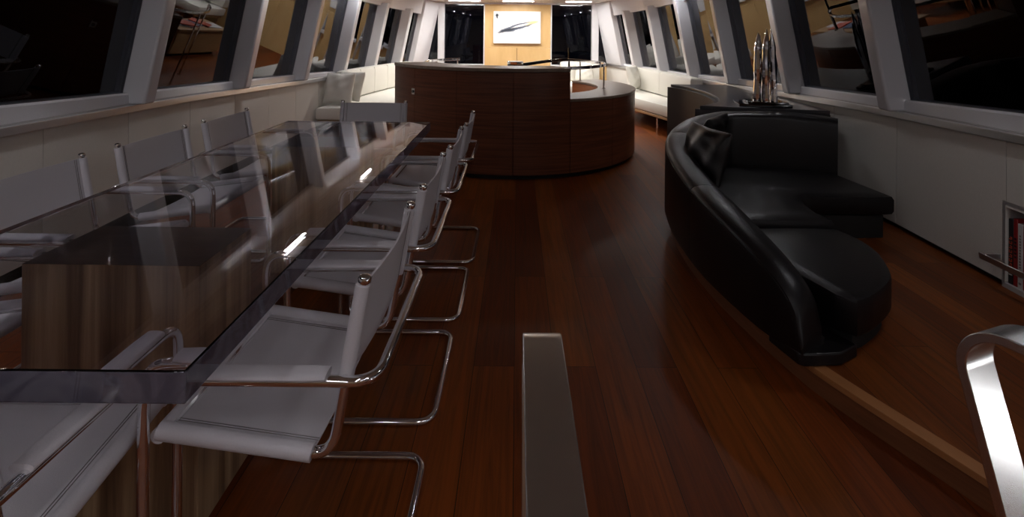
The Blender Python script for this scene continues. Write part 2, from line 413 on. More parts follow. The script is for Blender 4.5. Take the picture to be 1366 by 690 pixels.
trim_n += 1; bm = nb(); box(bm, -1.47, -.68, 10.40, 10.56, zw-.04, zw+.03); box(bm, .697, 1.5, 10.40, 10.56, zw-.04, zw+.03); struct(obj('trim_%d' % trim_n, bm, 'paint', bevel=.006))
for x0, x1 in ((-1.47, -.68), (.697, 1.50)):
    win_n += 1; bm = nb(); box(bm, x0, x1, 10.51, 10.522, zw, zc-.02); struct(obj('window_%d' % win_n, bm, 'glass', smooth=False))
for s in (-1, 1):
    win_n += 1; bm = nb(); xb = s*(XG(10.5, zw)-.02); xt = s*(XG(10.5, zc)-.0); xi = s*1.55
    loft(bm, [[(xi, y, zw), (xb, y, zw), (xt, y, zc-.02), (xi, y, zc-.02)] for y in (10.51, 10.522)]); struct(obj('window_%d' % win_n, bm, 'glass', smooth=False))
# back wall behind the viewpoint
bm = nb(); box(bm, -2.6, 2.6, -3.08, -3.0, 0, 2.3); struct(obj('wall_back', bm, 'beige', smooth=False))

# raised platform on the right with its nosing
edge = smooth_path([(2.36, -.75), (1.95, .12), (1.62, .85), (1.357, 1.457), (1.171, 1.878), (1.115, 2.06), (1.05, 2.4), (1.01, 2.8), (1.03, 3.3), (1.12, 3.7), (1.38, 4.02), (1.68, 4.35), (1.84, 4.75), (1.93, 5.3), (1.90, 5.8), (1.84, 6.08), (2.0, 6.12), (2.44, 6.12)], 5)
def offset(path, d):
    out = []
    for i, p in enumerate(path):
        a = Vector(path[max(i-1, 0)][:2]); b = Vector(path[min(i+1, len(path)-1)][:2]); t = (b-a).normalized()
        out.append((p[0]+t.y*d, p[1]-t.x*d))
    return out
inner = offset(edge, .045)
bm = nb(); n = len(edge)
for i in range(n-1):      # strips to the right wall
    (x0, y0), (x1, y1) = inner[i], inner[i+1]
    if y1 <= y0: continue
    wx0, wx1 = W(y0)+.045, W(y1)+.045
    if x0 > wx0 or x1 > wx1: continue
    a = [bm.verts.new(q) for q in ((x0, y0, .095), (wx0, y0, .095), (wx1, y1, .095), (x1, y1, .095))]; bm.faces.new(a)
    a = [bm.verts.new(q) for q in ((x0, y0, .001), (wx0, y0, .001), (wx1, y1, .001), (x1, y1, .001))]; bm.faces.new(a)
plat = obj('platform', bm, 'platform', smooth=False); struct(plat); plat.name = 'floor_platform'
bm = nb(); loft(bm, [[(*e[:2], .001), (*e[:2], .074), (*q, .074), (*q, .001)] for e, q in zip(edge[:-8], inner[:-8])])
trim_n += 1; struct(obj('trim_%d' % trim_n, bm, 'riser'))
out1 = offset(edge, -.008)
bm = nb(); loft(bm, [[(*e, .074), (*e, .0965), (*q, .0965), (*q, .074)] for e, q in zip(out1[:-8], inner[:-8])])
trim_n += 1; struct(obj('trim_%d' % trim_n, bm, 'nosing', bevel=.004))

# ------------------------------------------------------------------ dining table
TX0, TX1, TY0, TY1 = -1.565, -.588, .925, 3.54
table = thing('dining_table', 'long clear acrylic dining table on two walnut veneered box pedestals', 'table', ((TX0+TX1)/2, (TY0+TY1)/2, 0))
hx, hy = (TX1-TX0)/2, (TY1-TY0)/2
bm = nb(); box(bm, -hx, hx, -hy, hy, .68, .74)
bm.normal_update()
for f in bm.faces:
    if abs(f.normal.z) < .5: f.material_index = 1
obj('tabletop', bm, ['acrylic', 'acrylic_edge'], table, bevel=.004, seg=3)
for nm_y in (1.385, 2.80):
    bm = nb(); y0 = nm_y - table.location.y; y1 = y0 + .27
    box(bm, -.245, .232, y0, y1, 0, .6785)
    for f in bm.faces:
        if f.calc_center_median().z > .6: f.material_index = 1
    p = obj('pedestal', bm, ['walnut', 'walnut_top'], table, bevel=.002)

# ------------------------------------------------------------------ cantilever armchairs
TR = .0115
def make_chair():
    t = thing('dining_chair', '', 'chair', (0, 0, 0))
    fx, bx_, yw, za, sy = .235, -.27, .2675, .607, .243
    # one bent tube: arm end > front leg > floor runner > rear floor bar > other side; rear arm bar closes the loop
    path = [(-.26, -.10, za), (-.26, -yw, za), (fx, -yw, za), (fx, -yw, TR), (bx_, -yw, TR), (bx_, yw, TR), (fx, yw, TR), (fx, yw, za), (-.26, yw, za), (-.26, -.10, za)]
    P = fillet(path, {i: .062 for i in range(10)}, 7)
    bm = nb(); tube(bm, P[:-1], TR, 12, closed=True); obj('frame', bm, 'chrome', t)
    # seat and back tube
    for s in (-1, 1):
        y = s*sy
        q = fillet([(-.225, y, .812), (-.158, y, .43), (.222, y, .482)], {1: .055}, 8)
        bm = nb(); tube(bm, q, TR, 12); o = obj('back_post', bm, 'chrome', t)
        bm = nb(); q2 = Vector((-.225, y, .812)); d = Vector((-.067, 0, .382)).normalized()
        tube(bm, [q2-d*.004, q2+d*.004, q2+d*.009, q2+d*.012], [.0135, .0145, .012, .006], 14); obj('end_cap', bm, 'chrome', o)
        # bracket that ties the back post to the arm
        bm = nb(); tube(bm, [(-.19, y-s*.0, .612), (-.19, s*yw, .612)], .006, 8); obj('bracket', bm, 'chrome', t)
        # glides
        bm = nb()
        for gx in (-.2, .17): lathe(bm, [(.010, -.0004), (.013, .002), (.013, .006)], gx, s*yw, 10)
        # leather arm sleeve
        bm = nb(); rings = []
        for k in range(9):
            u = k/8; x = -.155 + .32*u; e = 1 if 0 < k < 8 else .9; sag = .0
            ring = []
            for a in range(16):
                an = 2*PI*a/16; yy = math.cos(an); zz = math.sin(an)
                yy = math.copysign(abs(yy)**.7, yy)
                ring.append((x, s*(yw-.006) + yy*.024*e, za + .0125 + zz*(.0085 if zz > 0 else .0105)*e))
            rings.append(ring)
        loft(bm, rings); arm = obj('armrest', bm, 'chair_leather', t)
        bm = nb(); tube(bm, [(-.15, s*(yw-.006)-.021*s*1.0, za+.006), (.16, s*(yw-.006)-.021*s, za-.006)], .0012, 5); obj('stitching', bm, 'stitch', arm)
    bm = nb(); tube(bm, [(.205, -sy, .478), (.205, sy, .478)], .0095, 10); obj('seat_bar', bm, 'chrome', t)
    # seat sling, sagging a little between the side tubes and rolled at the front
    def sling(prof, th, name, sag, n=10, edge_roll=True):
        bm = nb(); rings = []
        for j in range(n+1):
            v = -1 + 2*j/n; y = v*(sy+.002); e = 1-v*v
            top = []; bot = []
            for (x, z, nx, nz) in prof:
                dx = sag[0]*e; dz = sag[1]*e
                top.append((x+dx+nx*th, y, z+dz+nz*th)); bot.append((x+dx-nx*th, y, z+dz-nz*th))
            rings.append(top + bot[::-1])
        loft(bm, rings); o = obj(name, bm, 'chair_leather', t)
        # rolled hem round each side tube
        for s in (-1, 1):
            b2 = nb(); tube(b2, [(x, s*sy, z) for x, z, _, _ in prof], .0185 if name == 'seat' else .0165, 14); obj(name + '_hem', b2, 'chair_leather', o)
        return o
    seat_prof = [(-.115 + .332*k/8, .4357 + .0453*k/8, -.14, .99) for k in range(9)]
    seat_prof.append((.229, .476, .5, .86)); seat_prof.append((.234, .462, 1, 0)); seat_prof.append((.226, .452, .5, -.86))
    bm = nb()
    seat = sling(seat_prof[:9], .0025, 'seat', (0, -.012))
    # rolled front of the seat
    bm = nb(); tube(bm, [(.213, -sy-.012, .4765), (.213, sy+.012, .4765)], .0165, 14); obj('front_roll', bm, 'chair_leather', seat)
    for s in (-1, 1):
        for d in (.034, .041):
            bm = nb(); tube(bm, [(x, s*(sy-d), z + .0030 - .012*(1-((sy-d)/sy)**2)) for x, z, _, _ in seat_prof[:9]], .0011, 5); obj('stitching', bm, 'stitch', seat)
    back_prof = [(-.2225 + .035*k/5, .803 - .200*k/5, .985, .17) for k in range(6)]
    back = sling(back_prof, .0025, 'backrest', (-.018, 0))
    for s in (-1, 1):
        for d in (.030, .037):
            bm = nb(); tube(bm, [(x + .0032 - .018*(1-((sy-d)/sy)**2), s*(sy-d), z) for x, z, _, _ in back_prof], .0011, 5); obj('stitching', bm, 'stitch', back)
            bm = nb(); tube(bm, [(x - .0032 - .018*(1-((sy-d)/sy)**2), s*(sy-d), z) for x, z, _, _ in back_prof], .0011, 5); obj('stitching', bm, 'stitch', back)
    return t
spots = [  # x, y, rotation, label
    (-.552, 1.367, PI, 'white leather and chrome cantilever chair nearest the camera on the aisle side of the table'),
    (-.548, 2.045, PI, 'white leather chrome chair on the aisle side, second from the camera, behind the nearest one'),
    (-.535, 2.680, PI, 'white leather chrome chair on the aisle side, third from the camera'),
    (-.520, 3.290, PI, 'white leather chrome chair on the aisle side, farthest, closest to the curved wooden bar'),
    (-1.630, 1.330, 0, 'white leather chrome chair on the wall side, mostly outside the left picture edge'),
    (-1.630, 1.965, 0, 'white leather chair on the wall side, its back cut by the left picture edge'),
    (-1.630, 2.650, 0, 'white leather chair on the wall side, middle one of the three visible backs'),
    (-1.630, 3.310, 0, 'white leather chrome chair on the wall side, farthest from the camera'),
    (-1.080, 1.015, PI/2, 'white leather chrome armchair at the near head of the table, at lower left'),
    (-1.105, 3.790, -PI/2, 'white leather chrome chair at the far head of the table, its back before the bar'),
]
proto = make_chair()
for i, (x, y, r, lab) in enumerate(spots):
    c = proto if i == 0 else copy_tree(proto)
    c.location = (x, y, 0); c.rotation_euler = (0, 0, r); tag(c, lab, 'chair', 'white cantilever chairs around the acrylic table')

# ------------------------------------------------------------------ curved bar around the stairwell
BX, BY = -.03, 6.15
bar = thing('curved_bar', 'round dark wooden bar with a tall front and a lower counter on the right', 'bar counter', (BX, BY, 0))
def A(z0, z1, r0, r1, a0, a1, name, m, parent=bar, bevel=.003):
    bm = nb(); arc(bm, 0, 0, r0, r1, a0, a1, z0, z1); return obj(name, bm, m, parent, bevel=bevel)
g = .09
for k in range(4):
    a0 = -157.5 + 22.5*k; p = A(.045, .995, 1.375, 1.40, a0+g, a0+22.5-g, 'front_panel', 'bar', bevel=.0015)
    if k == 1:      # lock plate near the left seam
        a = math.radians(-135.6); lx, ly = 1.402*math.cos(a), 1.402*math.sin(a)
        b = nb(); t0 = Vector((-math.sin(a), math.cos(a), 0)); nn = Vector((math.cos(a), math.sin(a), 0))
        c0 = Vector((lx, ly, .765)); loft(b, [[c0+t0*x*.028+Vector((0, 0, z*.032))+nn*q for x, z in ((-1, -1), (1, -1), (1, 1), (-1, 1))] for q in (-.001, .006)])
        lk = obj('lock_plate', b, 'steel', p, bevel=.002)
        b = nb(); tube(b, [c0+nn*.005, c0+nn*.014], .014, 12); obj('lock_knob', b, 'gloss_black', lk)
for k in range(5):
    a0 = -67.5 + 22.5*k; A(.045, .712, 1.375, 1.40, a0+g, min(a0+22.5, 40)-g, 'side_panel', 'bar', bevel=.0015)
A(0, .045, 1.0, 1.355, -157.5, 40, 'plinth', 'black_flat')
A(.045, .99, 1.02, 1.374, -157.3, -67.7, 'carcass', 'bar'); A(.045, .711, 1.02, 1.374, -67.4, 39.8, 'carcass', 'bar')
A(.996, 1.03, .98, 1.408, -157.5, -67.5, 'bar_top', 'bartop', bevel=.006)
A(.713, .742, .98, 1.408, -67.3, 40, 'low_counter', 'bartop', bevel=.006)
A(.01, .990, .985, 1.018, -157.5, -67.5, 'inner_lining', 'barinside'); A(.01, .711, .985, 1.018, -67.3, 40, 'inner_lining', 'barinside')
# steel guard rail on posts
rail = thing('guard_rail', 'curved polished steel guard rail with thin posts on the low bar counter', 'railing', (BX, BY, .742))
for (a0, a1) in ((-66, 52), (134, 201)):
    bm = nb(); n = 30
    pts = [(1.06*math.cos(math.radians(a0+(a1-a0)*k/n)), 1.06*math.sin(math.radians(a0+(a1-a0)*k/n)), .262) for k in range(n+1)]
    tube(bm, pts, .01, flat=(.016, .034)); obj('rail', bm, 'chrome', rail, bevel=.003)
for a in (-18, 36, 136, 172):
    c, s = 1.06*math.cos(math.radians(a)), 1.06*math.sin(math.radians(a))
    bm = nb(); zf = 0 if a < 60 else -.7415; tube(bm, [(c, s, zf), (c, s, .27)], .009, 10); lathe(bm, [(.022, zf), (.022, zf+.006)], c, s, 14); obj('post', bm, 'chrome', rail)
newel = thing('newel_column', 'chrome banded centre column of the stair rising just above the bar top', 'column', (-.02, 6.1, 0))
bm = nb(); lathe(bm, [(.07, 0), (.07, .95)], 0, 0, 28); obj('shaft', bm, 'chrome', newel)
bm = nb(); lathe(bm, [(.09, .951), (.092, .955), (.092, .985), (.09, .99)], 0, 0, 28); obj('collar', bm, 'gloss_black', newel)
bm = nb(); lathe(bm, [(.095, .991), (.096, .995), (.096, 1.018), (.09, 1.025)], 0, 0, 28); obj('cap', bm, 'chrome', newel)
bm = nb(); tube(bm, [(.09, 0, .985), (.40, .55, 1.0), (.70, .86, 1.012)], .012, flat=(.02, .04)); obj('handrail', bm, 'gloss_black', newel, bevel=.004)
bm = nb(); tube(bm, [(.72, .86, 0), (.72, .86, 1.17)], .013, 10); obj('rail_post', bm, 'gloss_black', newel)

# ------------------------------------------------------------------ leather sofa
sofa = thing('curved_sofa', 'black leather curved sofa with a low sweeping backrest on the raised platform', 'sofa', (1.4, 3.0, .095))
sx, sy_, sz = sofa.location
stations = smooth_path([(1.085, 1.955, .20, .125), (1.070, 1.985, .31, .13), (1.045, 2.06, .385, .14), (1.010, 2.17, .435, .15), (.972, 2.38, .485, .16), (.945, 2.62, .520, .17), (.940, 2.87, .545, .17), (.955, 3.15, .575, .17), (.99, 3.41, .605, .17), (1.045, 3.62, .640, .18), (1.16, 3.84, .675, .19), (1.36, 4.07, .71, .20), (1.64, 4.19, .74, .20), (1.95, 4.12, .755, .20), (2.20, 4.03, .755, .20), (2.425, 3.90, .74, .20)], 4)
def back_section(a, b, name, gap=True):
    st = stations[a:b+1]; rings = []
    m = len(st)
    for i, (x, y, zt, th) in enumerate(st):
        gi = a+i; p = stations[max(gi-1, 0)]; q = stations[min(gi+1, len(stations)-1)]
        t = Vector((q[0]-p[0], q[1]-p[1])).normalized(); nrm = Vector((t.y, -t.x))   # towards the seat
        if i == 0 and gap and a: x += t.x*.003; y += t.y*.003
        if i == m-1 and gap and b < len(stations)-1: x -= t.x*.003; y -= t.y*.003
        zb = .115; r = min(.042, (zt-zb)*.45)
        pin = .004 if (i in (0, m-1)) else 0
        sec = [(0.035, zb), (.012, zb+.01), (0, zb+.05), (0-.0, zt-r), (.006, zt-r*.45), (.022, zt-r*.12), (.045, zt+.002), (th*.5, zt+.006), (th-.045, zt+.001), (th-.02, zt-r*.15), (th-.005, zt-r*.5), (th, zt-r), (th+.02, max(zb+.06, .34*zt+.1)), (th+.0, zb)]
        rings.append([(x+nrm.x*u-sx + pin*nrm.x, y+nrm.y*u-sy_, z-sz-pin) for u, z in sec])
    bm = nb(); loft(bm, rings); return obj(name, bm, 'black', sofa)
ns = len(stations)-1
cuts = [0, 23, 38, ns]
for a, b in zip(cuts[:-1], cuts[1:]): back_section(a, b, 'backrest')
# piping along the outer top edge
bm = nb(); tube(bm, [(x-sx+.004, y-sy_, zt-.03-sz) for x, y, zt, th in stations[6:46]], .0035, 6); obj('piping', bm, 'black', sofa)
inn = []
for i, (x, y, zt, th) in enumerate(stations):
    p = stations[max(i-1, 0)]; q = stations[min(i+1, ns)]; t = Vector((q[0]-p[0], q[1]-p[1])).normalized()
    inn.append((x+t.y*(th+.012), y-t.x*(th+.012)))
front = smooth_path([(1.335, 2.015), (1.44, 2.07), (1.62, 2.225), (1.73, 2.45), (1.755, 2.62), (1.725, 2.76)], 5)
def cushion(poly, z0, z1, name, m='black', rad=.028, parent=sofa, crown=.012):
    """upholstered pad: outline with rounded top and bottom edges and a slight crown"""
    P = [Vector(p) for p in poly]; c = sum(P, Vector((0, 0)))/len(P); n = len(P)
    area = sum(P[i].x*P[(i+1) % n].y-P[(i+1) % n].x*P[i].y for i in range(n))
    sgn = 1 if area > 0 else -1
    def inset(d):
        out = []
        for i in range(n):
            a = (P[i]-P[i-1]).normalized(); b = (P[(i+1) % n]-P[i]).normalized()
            na = Vector((-a.y, a.x))*sgn; nbv = Vector((-b.y, b.x))*sgn; m_ = na+nbv
            m_ = m_.normalized() if m_.length > 1e-4 else na
            k = 1/max(.5, m_.dot(na)); out.append(P[i]+m_*d*k)
        return out
    levels = [(rad, z0), (rad*.3, z0+rad*.3), (0, z0+rad), (0, z1-rad), (rad*.3, z1-rad*.3), (rad, z1), (rad*2.2, z1+crown*.6)]
    off = parent.location
    bm = nb(); loft(bm, [[(q.x-off.x, q.y-off.y, z-off.z) for q in inset(d)] for d, z in levels]); return obj(name, bm, m, parent)
iA = 0; iB = 22
polyN = inn[1:20][::-1] + front[0:1][:0]
polyN = smooth_path([(1.282, 2.065), (1.262, 2.14), (1.225, 2.26), (1.185, 2.42), (1.150, 2.60), (1.142, 2.74)], 4) ; polyN = polyN + [(1.30, 2.775), (1.45, 2.785), (1.60, 2.785), (1.70, 2.775)] + front[::-1]
cushion(polyN, .172, .322, 'seat_cushion', rad=.018)
polyF = [p for p in inn[23:ns+1]] + [(2.352, 3.215), (2.20, 3.20), (2.0, 3.205), (1.84, 3.20), (1.755, 3.15), (1.715, 3.06), (1.70, 2.92), (1.72, 2.79), (1.60, 2.785), (1.45, 2.79)]
cushion(polyF, .238, .362, 'seat_cushion')
# recessed base under the seats
def shrink(poly, f):
    c = Vector((sum(p[0] for p in poly)/len(poly), sum(p[1] for p in poly)/len(poly))); return [tuple(c+(Vector(p)-c)*f) for p in poly]
bm = nb(); prism(bm, [(x-sx, y-sy_) for x, y in shrink(polyN, .86)], .001, .072); prism(bm, [(x-sx, y-sy_) for x, y in shrink(polyF, .93)], .001, .141)
obj('base', bm, 'black_flat', sofa)
bm = nb(); prism(bm, [(1.078-sx, 1.968-sy_), (1.10-sx, 1.955-sy_), (1.24-sx, 1.965-sy_), (1.34-sx, 2.02-sy_), (1.26-sx, 2.2-sy_), (1.04-sx, 2.12-sy_)], .004, .052)
obj('end_plinth', bm, 'black', sofa, bevel=.006)
# scatter cushions
for (x, y, z, rz, tilt, w, lab) in ((1.185, 3.28, .575, math.radians(100), .28, .50, 'black leather scatter cushion leaning in the bend of the sofa back'),
                                  (1.40, 3.72, .60, math.radians(52), .26, .46, 'black leather scatter cushion behind, in the far corner of the sofa')):
    bm = nb(); pillow(bm, w, w*.85, .13); o = obj('scatter_cushion', bm, 'black', sub=1)
    o.location = (x, y, z); o.rotation_euler = Euler((tilt, 0, rz)); tag(o, lab, 'cushion', 'black cushions on the leather sofa')

# ------------------------------------------------------------------ curved cabinet behind the sofa
cab = thing('curved_cabinet', 'dark grey curved low cabinet between the leather sofa and the white sofa', 'cabinet', (2.1, 5.1, .095))
cx, cy, cz = cab.location
face = smooth_path([(1.800, 6.09), (1.895, 5.80), (1.925, 5.45), (1.910, 5.10), (1.855, 4.80), (1.760, 4.55), (1.60, 4.36), (1.50, 4.27)], 8)
def W_in(y): return W(y)-.035
backline = [(1.66, 4.225), (1.95, 4.155), (2.30, 4.06), (2.44, 4.02), (W_in(4.2), 4.2), (W_in(5), 5.0), (W_in(6), 6.09)]
top = offset(face, -.012) + backline
bm = nb(); prism(bm, [(x-cx, y-cy) for x, y in top], .771-.03-cz, .771-cz); obj('top', bm, 'grey_top', cab, bevel=.006)
bodyp = offset(face, .03) + backline
bm = nb(); prism(bm, [(x-cx, y-cy) for x, y in bodyp], .0005, .740-cz); obj('body', bm, 'grey_door', cab)
f0 = offset(face, 0); f1 = offset(face, .024)
ids = [0, 11, 19, 28, 38, 48]
for a, b in zip(ids[:-1], ids[1:]):
    pa = [Vector(p) for p in f0[a:b+1]]; pb = [Vector(p) for p in f1[a:b+1]]
    d = (pa[1]-pa[0]).normalized()*.003; pa[0] += d; pb[0] += d; d = (pa[-1]-pa[-2]).normalized()*.003; pa[-1] -= d; pb[-1] -= d
    bm = nb(); loft(bm, [[(p.x-cx, p.y-cy, .04), (q.x-cx, q.y-cy, .04), (q.x-cx, q.y-cy, .738-cz), (p.x-cx, p.y-cy, .738-cz)] for p, q in zip(pa, pb)]); obj('door', bm, 'grey_door', cab)

# sculpture
sc = thing('sculpture', 'polished chrome sculpture of upright pointed spires on a black stepped base', 'sculpture', (2.06, 4.30, .772), math.radians(-12))
bm = nb(); box(bm, -.22, .18, -.13, .13, 0, .024); box(bm, -.15, .16, -.10, .10, .0245, .040); obj('base', bm, 'gloss_black', sc, bevel=.003)
for k, (x, y, h, ph, lean) in enumerate(((-.070, -.035, .57, 0, .012), (-.005, -.045, .59, 1.3, .006), (.062, -.035, .60, 2.2, -.03), (-.045, .035, .55, 3, .012), (.020, .040, .60, 4, 0), (.080, .035, .52, 5, -.02))):
    pts = []; rr = []
    for i in range(37):
        u = i/36; pts.append((x + lean*u*u + .003*math.sin(6*u+ph), y + .003*math.cos(5*u+ph), .0405 + h*u))
        r = .0275 + .0022*math.sin(16*u+ph)
        if u > .74: r *= max(.03, (1-(u-.74)/.26)**.75)
        rr.append(r)
    bm = nb(); tube(bm, pts, rr, 9); obj('spire', bm, 'chrome', sc)

# ------------------------------------------------------------------ white sofas in the bow lounge
def wall_sofa(name, label, sg, ya, yb, front_pts, nb_c, legs):
    ym = (ya+yb)/2; root = thing(name, label, 'sofa', (sg*2.0, ym, 0))
    def wline(y0, y1, o): 
        n = 8; return [(sg*(W(y0+(y1-y0)*k/n)-o), y0+(y1-y0)*k/n) for k in range(n+1)]
    poly = wline(ya, yb, .03) + front_pts[::-1]
    cushion(poly, .262, .42, 'seat_cushion', 'sofa_white', .03, root)
    bm = nb(); prism(bm, [(x-root.location.x, y-root.location.y) for x, y in shrink(poly, .985)], .222, .259); obj('frame', bm, 'table_brown', root, bevel=.004)
    L_ = (yb-ya)/nb_c
    if sg < 0: L_ = (yb-ya-.55)/nb_c
    for k in range(nb_c):
        a = ya+(.55 if sg < 0 else 0)+L_*k+.004; b = a+L_-.008
        n = 6; outp = [(sg*(W(a+(b-a)*i/n)-.04), a+(b-a)*i/n) for i in range(n+1)]; inp = [(sg*(W(a+(b-a)*i/n)-.20), a+(b-a)*i/n) for i in range(n+1)]
        cushion(outp+inp[::-1], .435, .83 if sg < 0 else .79, 'back_cushion', 'sofa_white', .035, root)
    for x, y in legs:
        bm = nb(); tube(bm, [(x-root.location.x, y-root.location.y, 0), (x-root.location.x, y-root.location.y, .222)], .014, 10); obj('leg', bm, 'chrome', root)
    return root
wall_sofa('white_sofa', 'long white sofa along the left wall beyond the dining table', -1, 6.35, 9.35, [(-1.55, 6.35), (-1.55, 7.2), (-1.48, 8.2), (-1.25, 9.35)], 5, [(-1.62, 6.5), (-2.3, 6.5), (-1.4, 9.2), (-1.9, 9.2), (-1.6, 7.8)])
wall_sofa('white_sofa', 'white sofa with wooden base rail along the right wall, behind the grey cabinet', 1, 6.75, 9.0, [(1.985, 6.75), (1.76, 7.6), (1.50, 8.5), (1.35, 9.0)], 2, [(1.915, 7.02), (2.35, 6.9), (1.5, 8.7), (2.0, 8.85)])
fs = thing('white_sofa', 'short white sofa against the front windows on the right, beyond the bar', 'sofa', (1.25, 9.9, 0))
cushion([(.85, 9.45), (1.55, 9.45), (1.62, 10.30), (.85, 10.30)], .262, .42, 'seat_cushion', 'sofa_white', .03, fs)
cushion([(.86, 10.16), (1.62, 10.16), (1.62, 10.36), (.86, 10.36)], .435, .80, 'back_cushion', 'sofa_white', .035, fs)
bm = nb(); box(bm, -.37, .30, -.42, .40, .222, .259); obj('frame', bm, 'table_brown', fs)
for x, y in ((-.33, -.38), (.26, -.38), (-.33, .36), (.28, .36)):
    bm = nb(); tube(bm, [(x, y, 0), (x, y, .222)], .014, 10); obj('leg', bm, 'chrome', fs)
def scatter(x, y, z, rz, tilt, w, lab, grp='white scatter cushions'):
    bm = nb(); pillow(bm, w, w, .15); o = obj('scatter_cushion', bm, 'sofa_white', sub=1)
    o.location = (x, y, z); o.rotation_euler = Euler((tilt, 0, rz)); tag(o, lab, 'cushion', grp)
scatter(-2.265, 6.60, .635, math.radians(-10), -.30, .42, 'white square cushion at the near end of the left sofa, in front')
scatter(-2.19, 6.80, .640, math.radians(-22), -.30, .42, 'white square cushion on the left sofa, half hidden behind the front cushion')
scatter(1.93, 8.55, .640, math.radians(55), -.25, .42, 'white square cushion leaning beside the gap in the right sofa back')
scatter(1.30, 10.02, .640, math.radians(5), -.25, .38, 'white square cushion on the short sofa by the front windows')

# coffee table with magazines in the lounge (seen mirrored in the side windows)
ct = thing('coffee_table', 'low brown wooden box table with magazines, seen mirrored in the side windows', 'table', (-.08, 7.95, 0))
bm = nb(); box(bm, -.19, .19, -.60, .56, .05, .42); obj('body', bm, 'table_brown', ct, bevel=.005)
bm = nb(); box(bm, -.23, .23, -.65, .62, .421, .45); obj('top', bm, 'table_brown', ct, bevel=.005)
bm = nb(); box(bm, -.15, .15, -.55, .50, 0, .05); obj('plinth', bm, 'black_flat', ct)
for k, (x, y, rz, m, z, lab) in enumerate(((-.12, 8.30, .2, 'mag_a', 0, 'pale magazine on the coffee table end nearest the front windows'), (-.06, 8.0, -.15, 'mag_b', 0, 'dark blue magazine in the middle of the coffee table'), (-.10, 7.62, .35, 'mag_a', 0, 'pale magazine on the coffee table end nearest the bar'), (-.05, 8.12, 1.2, 'mag_c', 1, 'red magazine lying across the pale and dark blue magazines'), (-.07, 7.66, -.2, 'mag_b', 1, 'dark blue magazine lying on the pale magazine nearest the bar'), (-.12, 7.64, .5, 'mag_c', 2, 'red magazine on top of the pile nearest the bar'))):
    bm = nb(); box(bm, -.11, .11, -.15, .15, 0, .014); o = obj('magazine', bm, m, bevel=.002)
    o.location = (x, y, .4505+.0145*z); o.rotation_euler = (0, 0, rz); tag(o, lab, 'magazine', 'magazines on the coffee table')

# ------------------------------------------------------------------ painting
pt = thing('painting', 'white canvas painting of a slanted dark and yellow oval hung on the honey wood panel', 'painting', (-.005, 10.438, 1.154))
bm = nb(); box(bm, -.475, .475, -.042, -.002, 0, .646)
me = obj('canvas', bm, 'painting', pt, bevel=.003)
# object-space pattern is written for world heights: shift the mesh so its own coordinates are the world's
me.data.transform(Matrix.Translation((0, 0, 1.154))); me.location.z = -1.154

# ------------------------------------------------------------------ books in the niche
bk = [('b_black', .026, .325, 'black book with red lettering on its spine, first in the wall niche'),
      ('b_red', .022, .335, 'narrow plain red book between the black book and the white book'),
      ('b_white', .027, .318, 'white book between two red books in the wall niche'),
      ('b_red', .030, .335, 'red book right of the white book, at the picture edge')]
y = 2.599
for m, t, h, lab in bk:
    w = W(y)+.012; o = thing('book', lab, 'book', (w, y-t/2, .1205), 0, 'books in the wall niche')
    bm = nb(); box(bm, 0, .19, -t/2, t/2, 0, h)
    obj('cover', bm, m, o, bevel=.003)
    if m == 'b_black':
        bm = nb()
        for r in range(7):
            z = .09+.022*r
            box(bm, -.0012, .0002, -.008, .008, z, z+.004); box(bm, -.0012, .0002, -.008, -.004, z, z+.014)
            if r % 2: box(bm, -.0012, .0002, .004, .008, z, z+.014)
            else: box(bm, -.0012, .0002, -.002, .003, z+.009, z+.014)
        obj('lettering', bm, 'b_orange', o)
        bm = nb()
        for r in range(4): box(bm, -.0012, .0002, -.010, .010, .045+.010*r, .050+.010*r)
        obj('stripes', bm, 'b_white', o)
    elif m == 'b_white':
        bm = nb()
        for r in range(12): box(bm, -.0012, .0002, -.003, .004, .10+.014*r, .108+.014*r)
        box(bm, -.0012, .0002, -.006, .006, .02, .03); obj('lettering', bm, 'stitch', o)
    else:
        bm = nb()
        for r in range(6): box(bm, -.0012, .0002, -.005, .005, .14+.018*r, .150+.018*r)
        obj('lettering', bm, 'b_white' if t > .025 else 'b_black', o)
    y -= t+.0015
bm = nb(); box(bm, W(2.2)-.085, W(2.2)-.075, 1.60, 2.645, .225, .255)
box(bm, W(2.62)-.075, W(2.62)+.0, 2.625, 2.64, .228, .252); box(bm, W(1.6)-.075, W(1.6)+.0, 1.60, 1.615, .228, .252)
o = obj('book_rail', bm, 'steel_b', bevel=.002); tag(o, 'flat steel retaining bar across the front of the book niche', 'rail')

